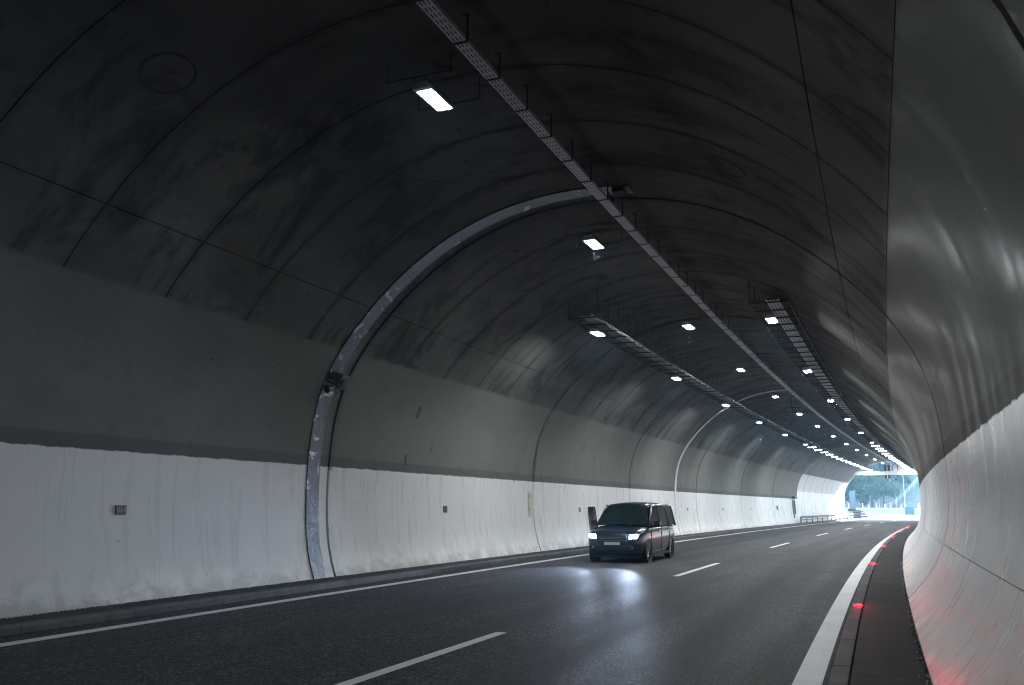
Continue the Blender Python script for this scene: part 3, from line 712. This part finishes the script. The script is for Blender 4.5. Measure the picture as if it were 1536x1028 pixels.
# ------------------------------------------------------------------ the van coming towards the viewer
def make_van(s, o, yaw=0):
    t = NT('navy_car_paint'); t.out((.008, .014, .035), .25, .3); t.b.inputs['Coat Weight'].default_value = 1; t.b.inputs['Coat Roughness'].default_value = .05; paint = t.m
    t = NT('car_glass'); t.out((.008, .017, .016), .03, 0, None, .8); glass = t.m
    lens = emissive('headlight_glow', (.85, .93, 1.0), 8.0); chrome = simple('chrome', (.6, .62, .64), .15, 1.0); rub = simple('tyre_rubber', (.02, .02, .02), .8); white_refl = simple('mirror_shell', (.7, .74, .8), .2)
    e = tag(empty('van', frame(s, o, 0) @ Matrix.Rotation(yaw, 4, 'Z')), 'dark blue van with bright headlights driving towards the viewer', 'van')
    st = [(-.02, .36, .74, .62), (.04, .27, .88, .80), (.22, .22, .97, .90), (.6, .20, 1.05, .94), (1.15, .20, 1.13, .955), (2.4, .20, 1.15, .96), (4.2, .20, 1.16, .955), (4.72, .25, 1.15, .92), (4.88, .36, 1.08, .84)]
    vs = []; fs = []; n = 14
    for y, zl, zt, hw in st:
        half = [(0, zl), (hw*.86, zl), (hw*.97, zl+.10), (hw, zl+.30), (hw*.995, zt-.16), (hw*.95, zt-.03), (hw*.80, zt+.015), (0, zt+.035)]
        ring = half+[(-x, z) for x, z in half[-2:0:-1]]; n = len(ring); vs += [(x, y, z) for x, z in ring]
    for i in range(len(st)-1):
        for k in range(n): fs.append((i*n+k, i*n+(k+1) % n, (i+1)*n+(k+1) % n, (i+1)*n+k))
    fs += [tuple(range(n)), tuple((len(st)-1)*n+k for k in range(n))]
    body = MB().add(vs, fs).build('body', paint, e, True)
    m = body.modifiers.new('s', 'SUBSURF'); m.levels = m.render_levels = 1
    ro = [(1.90, 1.77, .72), (2.10, 1.84, .77), (3.0, 1.89, .80), (4.0, 1.88, .80), (4.58, 1.84, .78), (4.74, 1.76, .74)]
    vs = []; fs = []
    for y, z, hw in ro: vs += [(-hw, y, z-.07), (-hw*.93, y, z-.01), (-hw*.5, y, z+.02), (0, y, z+.028), (hw*.5, y, z+.02), (hw*.93, y, z-.01), (hw, y, z-.07)]
    for i in range(len(ro)-1):
        for k in range(6): fs.append((i*7+k, i*7+k+1, (i+1)*7+k+1, (i+1)*7+k))
    fs += [tuple(range(7)), tuple(35+k for k in range(7))]
    roof = MB().add(vs, fs).build('roof', paint, e, True)
    def sheet(c, name, mat, nu=6, bulge=0.0, th=.0):
        a, b, c_, d = [Vector(q) for q in c]; vs = []; fs = []
        nn = (b-a).cross(d-a).normalized()
        for j in range(nu+1):
            for i in range(nu+1):
                u, v = i/nu, j/nu; p = (a*(1-u)+b*u)*(1-v)+(d*(1-u)+c_*u)*v
                vs.append(p+nn*bulge*(1-(2*u-1)**2))
        fs = [(j*(nu+1)+i, j*(nu+1)+i+1, (j+1)*(nu+1)+i+1, (j+1)*(nu+1)+i) for j in range(nu) for i in range(nu)]
        return MB().add(vs, fs).build(name, mat, e, True)
    sheet([(-.86, 1.12, 1.13), (.86, 1.12, 1.13), (.71, 1.93, 1.76), (-.71, 1.93, 1.76)], 'windscreen', glass, 8, .08)
    sheet([(.84, 4.84, 1.12), (-.84, 4.84, 1.12), (-.74, 4.73, 1.76), (.74, 4.73, 1.76)], 'rear_window', glass, 4, .04)
    for sx in (-1, 1):
        for y0, y1, t0, t1 in ((1.22, 2.55, 1.98, 2.55), (2.63, 3.70, 2.63, 3.70), (3.78, 4.78, 3.78, 4.68)):
            sheet([(sx*.915, y0, 1.13), (sx*.915, y1, 1.13), (sx*.785, t1, 1.80), (sx*.785, t0, 1.80)], 'side_window', glass, 3)
        for y0, t0 in ((1.16, 1.95), (2.59, 2.59), (3.74, 3.74), (4.80, 4.70)):
            MB().tube((sx*.905, y0, 1.10), (sx*.765, t0, 1.80), .042, 6).build('pillar', paint, e, True)
        for y0 in (.92, 3.95):
            w = MB().lathe([(.20, -.10), (.30, -.115), (.335, -.09), (.345, 0), (.335, .09), (.30, .115), (.20, .10)], (sx*.83, y0, .345), 28).build('wheel', rub, e, True)
            MB().lathe([(.03, .085), (.09, .10), (.17, .07), (.205, .10), (.205, -.05)], (sx*.83 if sx > 0 else sx*.83, y0, .345), 20).build('rim', chrome, w, True)
            MB().lathe([(.40, .0), (.40, .03), (.345, .03), (.345, .0)], (sx*.945-.015, y0, .36), 28).build('wheel_arch', M['black'], e, True)
        h = bevel(MB().add([(sx*.52, -.03, .74), (sx*.80, .06, .76), (sx*.86, .20, .92), (sx*.56, .05, .90), (sx*.52, .2, .74), (sx*.80, .25, .76), (sx*.86, .35, .92), (sx*.56, .3, .90)], [(0, 1, 2, 3), (4, 5, 6, 7), (0, 1, 5, 4), (1, 2, 6, 5), (2, 3, 7, 6), (3, 0, 4, 7)]).build('headlight', chrome, e), .012)
        MB().add([(sx*.55, -.045, .765), (sx*.78, .03, .775), (sx*.825, .125, .895), (sx*.58, .022, .885), (sx*.55, .0, .765), (sx*.78, .07, .775), (sx*.825, .165, .895), (sx*.58, .06, .885)], [(0, 1, 2, 3), (4, 5, 6, 7), (0, 1, 5, 4), (1, 2, 6, 5), (2, 3, 7, 6), (3, 0, 4, 7)]).build('lamp_lens', lens, h)
        sp = bpy.data.lights.new('headlight_beam', 'SPOT'); sp.energy = 400; sp.spot_size = math.radians(46); sp.spot_blend = 1.0; sp.color = (.58, .72, 1.0); sp.shadow_soft_size = .08
        so = bpy.data.objects.new('headlight_beam', sp); COL.objects.link(so); so.parent = e; so.location = (sx*.67, -.12, .83); so.rotation_euler = (math.radians(-86), math.radians(0), math.radians(180)*0)
        so.rotation_euler = Vector((.02, 1, .018)).to_track_quat('Z', 'Y').to_euler()
        MB().box(sx*.62-.07, sx*.62+.07, -.01, .05, .44, .52).build('fog_lamp', chrome, e)
        mm = bevel(MB().box(sx*1.10-.11, sx*1.10+.11, 1.42, 1.55, 1.13, 1.30).build('mirror', paint, e), .03); MB().tube((sx*.90, 1.5, 1.16), (sx*1.03, 1.5, 1.18), .025, 6).build('mirror_arm', M['black'], mm)
        for y in (1.28, 2.59, 3.74): MB().box(sx*.955-.008, sx*.955+.008, y-.008, y+.008, .32, 1.11).build('door_seam', M['black'], e)
        MB().box(sx*.93-.03, sx*.93+.03, 1.35, 3.5, .19, .28).build('side_sill', M['black'], e)
        for y in (1.7, 2.9): MB().box(sx*.962-.012, sx*.962+.012, y+.55, y+.75, .96, .99).build('door_handle', chrome, e)
    bevel(MB().box(-.48, .48, -.045, .06, .66, .84).build('grille', M['black'], e), .02)
    for z in (.70, .75, .80): MB().box(-.46, .46, -.055, -.04, z-.008, z+.008).build('grille_slat', chrome, e)
    bevel(MB().box(-.62, .62, -.03, .08, .40, .55).build('bumper_intake', M['black'], e), .02)
    MB().box(-.26, .26, -.06, -.04, .56, .65).build('licence_plate', M['white'], e)
    MB().box(-.80, .80, .3, 4.6, .15, .24).build('underbody', M['black'], e)
    for x in (-.3, .25): MB().tube((x, 1.16, 1.155), (x+.55, 1.45, 1.40), .008, 5).build('wiper', M['black'], e)
make_van(27.3, -8.0)

# ------------------------------------------------------------------ outside the portal
def PMx(x, y): return Matrix.Translation((x, y, 0))
def gz(y): return .016*max(0, y-140)
# gantry with signals inside the mouth
e = tag(empty('gantry_beam', Matrix.Translation((3.4, 139.0, 6.75))), 'white horizontal beam spanning the tunnel mouth', 'beam')
th = -heading(139); Rz = Matrix.Rotation(th, 4, 'Z'); e.matrix_world = Matrix.Translation((3.4, 139.0, 6.75)) @ Rz
MB().box(-4.6, 5.0, -.2, .2, -.27, .27).build('beam', M['white'], e); MB().box(.45, .65, -.12, .12, .27, 1.35).build('duct', M['white'], e)
for x in (-4.3, 4.6): MB().box(x-.2, x+.2, -.25, .25, -.32, -.27).build('end_bracket', M['rail'], e)
e = tag(empty('traffic_signal', Matrix.Translation((3.45, 139.45, 5.95)) @ Rz), 'pair of dark signal heads hung behind the beam at the tunnel mouth', 'traffic signal')
for x in (-.24, .24):
    h = bevel(MB().box(x-.16, x+.16, -.12, .12, 0, 2.0).build('signal_head', M['blue'] if False else M['black'], e), .03)
    for z in (.35, .95, 1.6): MB().tube((x, -.12, z), (x, -.2, z), .11, 12).build('visor', M['black'], h)
MB().tube((0, 0, -.05), (0, 0, 2.1), .06, 8).build('post', M['white'], e)
e = tag(empty('sign_board', Matrix.Translation((5.75, 139.6, 7.05)) @ Rz), 'pale sign board seen from behind above the beam', 'sign')
MB().box(-1.5, 1.5, -.05, .05, 0, 1.0).build('board', M['white'], e)
for x in (-.9, .9): MB().box(x-.04, x+.04, -.1, -.05, -.1, 1.0).build('post', M['rail'], e)
# guard rail at left, from the bright lining to the crash cushion
gr = tag(empty('guard_rail', frame(97.5, -11.3, 0)), 'steel guard rail along the left kerb towards the exit', 'guard rail'); inv = gr.matrix_world.inverted()
sec = [(0, .50), (.05, .54), (.05, .60), (0, .63), (.05, .66), (.05, .73), (0, .77)]
mb = MB(); vs = []; N = 26
for k in range(N+1):
    for dx, z in sec: vs.append(inv @ W(97.5+47*k/N, -11.4+dx, z+.12))
mb.add(vs, [(7*k+j, 7*k+j+1, 7*k+j+8, 7*k+j+7) for k in range(N) for j in range(6)]); mb.build('rail_beam', M['rail'], gr)
mb = MB(); vs = []
for k in range(N+1):
    for dx, z in ((0, .28), (.06, .28), (.06, .40), (0, .40)): vs.append(inv @ W(97.5+47*k/N, -11.43+dx, z+.12))
mb.add(vs, [(4*k+j, 4*k+(j+1) % 4, 4*k+4+(j+1) % 4, 4*k+4+j) for k in range(N) for j in range(4)]); mb.build('lower_rail', M['rail'], gr)
for k in range(12):
    f = inv @ frame(98+k*4, -11.48, .1); MB().box(-.05, .05, -.06, .06, 0, .70, f).build('post', M['rail'], gr)
e = tag(empty('crash_cushion', Matrix.Translation((-1.1, 150, .1))), 'stacked steel crash cushion at the end of the guard rail', 'crash cushion')
for z, w in ((.15, 1.9), (.55, 1.6), (.95, 1.2)): bevel(MB().box(-.7, w-.4, -.5, .9, z, z+.26).build('rail_plate', M['rail'], e), .03)
MB().box(-.6, .5, -.3, .7, 0, 1.3).build('core', M['dark'], e)
# roadside cabinets at the left edge of the mouth
e = tag(empty('roadside_cabinet', Matrix.Translation((-1.55, 145.5, 0))), 'tall blue grey cabinet and signs at the left edge of the tunnel mouth', 'cabinet')
MB().box(-.45, .35, -.2, .2, 1.6, 4.3).build('panel', M['blue'], e); MB().box(-.85, .3, -.25, -.2, 1.2, 1.6).build('sign_plate', M['sign'], e)
MB().box(-.7, -.2, -.3, .1, .5, 1.0).build('meter_box', M['sign'], e); MB().tube((.2, 0, 0), (.2, 0, 4.5), .05, 8).build('post', M['rail'], e); MB().tube((-.5, 0, 0), (-.5, 0, 4.0), .05, 8).build('post', M['rail'], e)
# concrete barriers and delineators
def barrier(x, y, i, row):
    sec = [(-.3, 0), (.3, 0), (.26, .12), (.14, .35), (.1, .85), (-.1, .85), (-.14, .35), (-.26, .12)]
    ob = MB().prism(sec, -.98, .98).build('concrete_barrier', M['barrier']); bevel(ob, .015)
    ob.matrix_world = Matrix.Translation((x, y, gz(y)-.02)) @ Matrix.Rotation(math.pi/2+.05, 4, 'Z')
    tag(ob, 'sunlit concrete barrier block in the %s row outside, %s from the left' % (row, 'leftmost' if i == 0 else ORD[i]+' one'), 'barrier', 'concrete barrier blocks outside')
for i in range(9): barrier(-5.0+2.0*i, 183.5-.08*i, i, 'front')
for i in range(9): barrier(-6.0+2.0*i, 199-.08*i, i, 'back')
def delineator(x, y, i, row, lean):
    e = empty('delineator', Matrix.Translation((x, y, gz(y)+.82)) @ Matrix.Rotation(lean, 4, 'Y'))
    MB().box(-.13, .13, -.02, .02, 0, 1.0).build('panel', M['white'], e)
    for k in range(4):
        z = .08+.24*k; MB().add([(-.13, -.024, z), (.13, -.024, z+.13), (.13, -.024, z+.24), (-.13, -.024, z+.11)], [(0, 1, 2, 3)]).build('stripe', M['redpaint'], e)
    MB().box(-.2, .2, -.12, .12, -.05, .0).build('foot', M['dark'], e)
    tag(e, 'red and white striped marker board on the %s barrier row, %s' % (row, 'leftmost' if i == 0 else ORD[i]+' from the left'), 'marker board', 'striped marker boards outside')
for i in range(5): delineator(-2.2+2.9*i, 183.4, i, 'front', .1)
for i in range(6): delineator(-3.0+2.7*i, 198.8, i, 'back', -.06)
e = tag(empty('blue_bin', Matrix.Translation((7.4, 172, gz(172)))), 'pale blue utility box standing on the sunlit road', 'box')
bevel(MB().box(-.75, .75, -.5, .5, .08, 1.3).build('case', M['bluebox'], e), .04); bevel(MB().box(-.78, .78, -.53, .53, 1.3, 1.38).build('lid', M['bluebox'], e), .02)
for x in (-.6, .6): MB().box(x-.08, x+.08, -.4, .4, 0, .08).build('foot', M['dark'], e)
for k, (x, y, h) in enumerate(((7.0, 178, 9.0), (3.0, 206, 2.6), (1.0, 207, 1.9), (6.4, 204, 3.0))):
    e = tag(empty('light_pole', Matrix.Translation((x, y, gz(y)))), ('tall slim pale street light pole outside right of centre', 'short pale post among the back barriers', 'shortest pale post at left of the back barriers', 'mid height pale pole left of the tall street light')[k], 'pole')
    MB().tube((0, 0, 0), (0, 0, h), .05, 8, .03).build('post', M['white'], e)
    MB().box(-.06, .5 if k == 0 else .15, -.06, .06, h-.02, h+.06).build('head', M['rail'], e)
# fence up the bank on the right
fe = tag(empty('bank_fence', Matrix.Translation((8.0, 216, ground_z(8, 216)))), 'pale post and rail fence climbing the bank on the right', 'fence'); base = Vector(fe.location)
prev = None
for k in range(14):
    x, y = 4.5+k*1.05, 214+k*.8; p = Vector((x, y, ground_z(x, y)))-base
    MB().tube(p, p+Vector((0, 0, 1.3)), .06, 6).build('post', M['white'], fe)
    if prev is not None:
        for h in (.5, .85, 1.2): MB().tube(prev+Vector((0, 0, h)), p+Vector((0, 0, h)), .04, 5).build('rail', M['white'], fe)
    prev = p
# trees
def crown_mesh(seed, rx, rz, n, leaf):
    rnd = random.Random(seed); vs = []; fs = []
    cl = []
    for i in range(26):
        while True:
            p = Vector((rnd.uniform(-1, 1), rnd.uniform(-1, 1), rnd.uniform(-1, 1)))
            if p.length < 1: break
        cl.append((Vector((p.x*rx*.75, p.y*rx*.75, p.z*rz*.78)), rnd.uniform(.22, .42)*rx))
    for i in range(n):
        c, r = rnd.choice(cl); d = Vector((rnd.gauss(0, 1), rnd.gauss(0, 1), rnd.gauss(0, 1))).normalized()*r*rnd.uniform(.6, 1.05)
        p = c+d; a = Vector((rnd.gauss(0, 1), rnd.gauss(0, 1), rnd.gauss(0, 1))).normalized(); b = a.orthogonal().normalized(); l = leaf*rnd.uniform(.6, 1.3)
        k = len(vs); vs += [tuple(p-a*l), tuple(p+b*l*.55), tuple(p+a*l), tuple(p-b*l*.55)]; fs.append((k, k+1, k+2, k+3))
    me = bpy.data.meshes.new('crown'); me.from_pydata(vs, [], fs); me.update(); return me
LEAF = [leaf_material('leaf_dark', (.028, .05, .03), (.05, .085, .04)), leaf_material('leaf_mid', (.045, .075, .035), (.075, .11, .05)), leaf_material('leaf_pale', (.08, .11, .06), (.12, .15, .08))]
CR = []
for k, (rx, rz) in enumerate(((3.2, 4.2), (2.6, 3.6), (3.8, 3.9))):
    me = crown_mesh(k+3, rx, rz, 3000, .34); me.materials.append(LEAF[k]); CR.append((me, rz))
def trunk_mesh(h):
    mb = MB(); mb.tube((0, 0, -.5), (.1, .05, h*.55), .22, 7, .14); mb.tube((.1, .05, h*.55), (0, 0, h), .14, 6, .05)
    for k in range(5):
        a = k*1.3; mb.tube((.06, .03, h*(.45+.08*k)), (math.cos(a)*1.6, math.sin(a)*1.6, h*(.7+.07*k)), .07, 5, .02)
    return mb.mesh('trunk', True)
M['bark'] = simple('bark', (.09, .075, .06), .9); TR = trunk_mesh(6.5); TR.materials.append(M['bark'])
rt_ = random.Random(11)
spots = [(-3.0, 219, 0, 1.15), (-.4, 213, 0, 1.0), (1.6, 212, 1, 1.25), (4.2, 215, 2, .95), (9.2, 224, 2, .35), (12.0, 221, 1, .4), (-5, 232, 2, 1.2), (-1, 230, 1, 1.2), (3, 231, 0, 1.3), (7, 236, 0, 1.1), (11.5, 240, 1, 1.0), (16, 242, 0, 1.1), (-3.5, 247, 0, 1.3), (1.2, 246, 2, 1.1), (5.8, 248, 1, 1.2), (10.2, 252, 0, 1.2), (14.8, 254, 2, 1.2), (19.5, 254, 1, 1.1), (-4, 262, 0, 1.2), (-.2, 262, 1, 1.3), (4.2, 264, 0, 1.2), (9.2, 266, 2, 1.2), (14.2, 268, 1, 1.3), (19.2, 270, 0, 1.2), (-4, 280, 1, 1.3), (2, 280, 0, 1.3), (8, 282, 1, 1.3), (14, 284, 0, 1.3), (20, 286, 2, 1.3)]
ROWS = [(225, 'lowest'), (243, 'second'), (258, 'third'), (275, 'fourth'), (400, 'topmost')]
KIND = ['dark leafy', 'mid green', 'pale green']
for i, (x, y, k, sc) in enumerate(spots):
    e = empty('tree', Matrix.Translation((x, y, ground_z(x, y))) @ Matrix.Rotation(rt_.uniform(0, 6), 4, 'Z') @ Matrix.Scale(sc, 4))
    new_obj('trunk', TR, None, e); c = new_obj('crown', CR[k][0], None, e); c.location = (0, 0, 2.0+CR[k][1]*.9)
    lo_ = 0
    for hi_, rn_ in ROWS:
        if y < hi_: break
        lo_ = hi_
    pos = sorted(q[0] for q in spots if lo_ <= q[1] < hi_).index(x)
    lab = '%s tree in the %s row on the slope outside, %s' % (KIND[k], rn_, 'leftmost' if pos == 0 else ORD[pos]+' from the left')
    tag(e, lab, 'tree', 'trees on the slope outside')

# ------------------------------------------------------------------ grit along the kerb and wall feet
def grit(name, label, n, sr, of, z, size, mat):
    rg = random.Random(len(name)*31+n); mb = MB()
    for i in range(n):
        s = sr[0]+(sr[1]-sr[0])*rg.random()**1.7; o = of(rg); r = size*rg.uniform(.35, 1.0); c = W(s, o, z); a = rg.uniform(0, 6)
        vs = [c+Vector((math.cos(a+q)*r*rg.uniform(.7, 1.3), math.sin(a+q)*r*rg.uniform(.7, 1.3), 0)) for q in (0, 1.6, 3.1, 4.7)]+[c+Vector((0, 0, r*.8))]
        mb.add(vs, [(0, 1, 4), (1, 2, 4), (2, 3, 4), (3, 0, 4)])
    o = mb.build(name, mat); o['kind'] = 'stuff'; o['label'] = label; o['category'] = 'grit'
M['grit'] = simple('dark_grit', (.03, .03, .03), .8, 0, .5, 40); M['palegrit'] = simple('flaked_paint', (.45, .46, .46), .7, 0, .3, 40)
grit('gutter_grit', 'dark grit in the gutter between edge line and right kerb', 2600, (5, 40), lambda g: -.50-abs(g.gauss(0, .022)), .004, .014, M['grit'])
grit('wall_foot_grit', 'dark grit along the foot of the right wall', 1500, (5, 40), lambda g: .415-abs(g.gauss(0, .02)), .148, .02, M['grit'])
grit('paint_flakes', 'pale paint flakes along the foot of the right wall', 700, (5, 30), lambda g: .42-abs(g.gauss(0, .03)), .150, .014, M['palegrit'])
grit('litter_grit', 'pale crumbs along the foot of the left wall', 900, (8, 45), lambda g: -11.83+abs(g.gauss(0, .05)), .116, .016, M['palegrit'])

# ------------------------------------------------------------------ haze
hm_ = bpy.data.materials.new('haze'); hm_.use_nodes = True; nt = hm_.node_tree; nt.nodes.clear()
pv = nt.nodes.new('ShaderNodeVolumePrincipled'); pv.inputs['Color'].default_value = (.34, .68, 1.0, 1); pv.inputs['Density'].default_value = .0009; pv.inputs['Anisotropy'].default_value = .2
ho = nt.nodes.new('ShaderNodeOutputMaterial'); nt.links.new(pv.outputs[0], ho.inputs['Volume'])
hz = MB().box(-290, 310, -110, 460, -3, 62).build('haze', hm_); hz['kind'] = 'stuff'
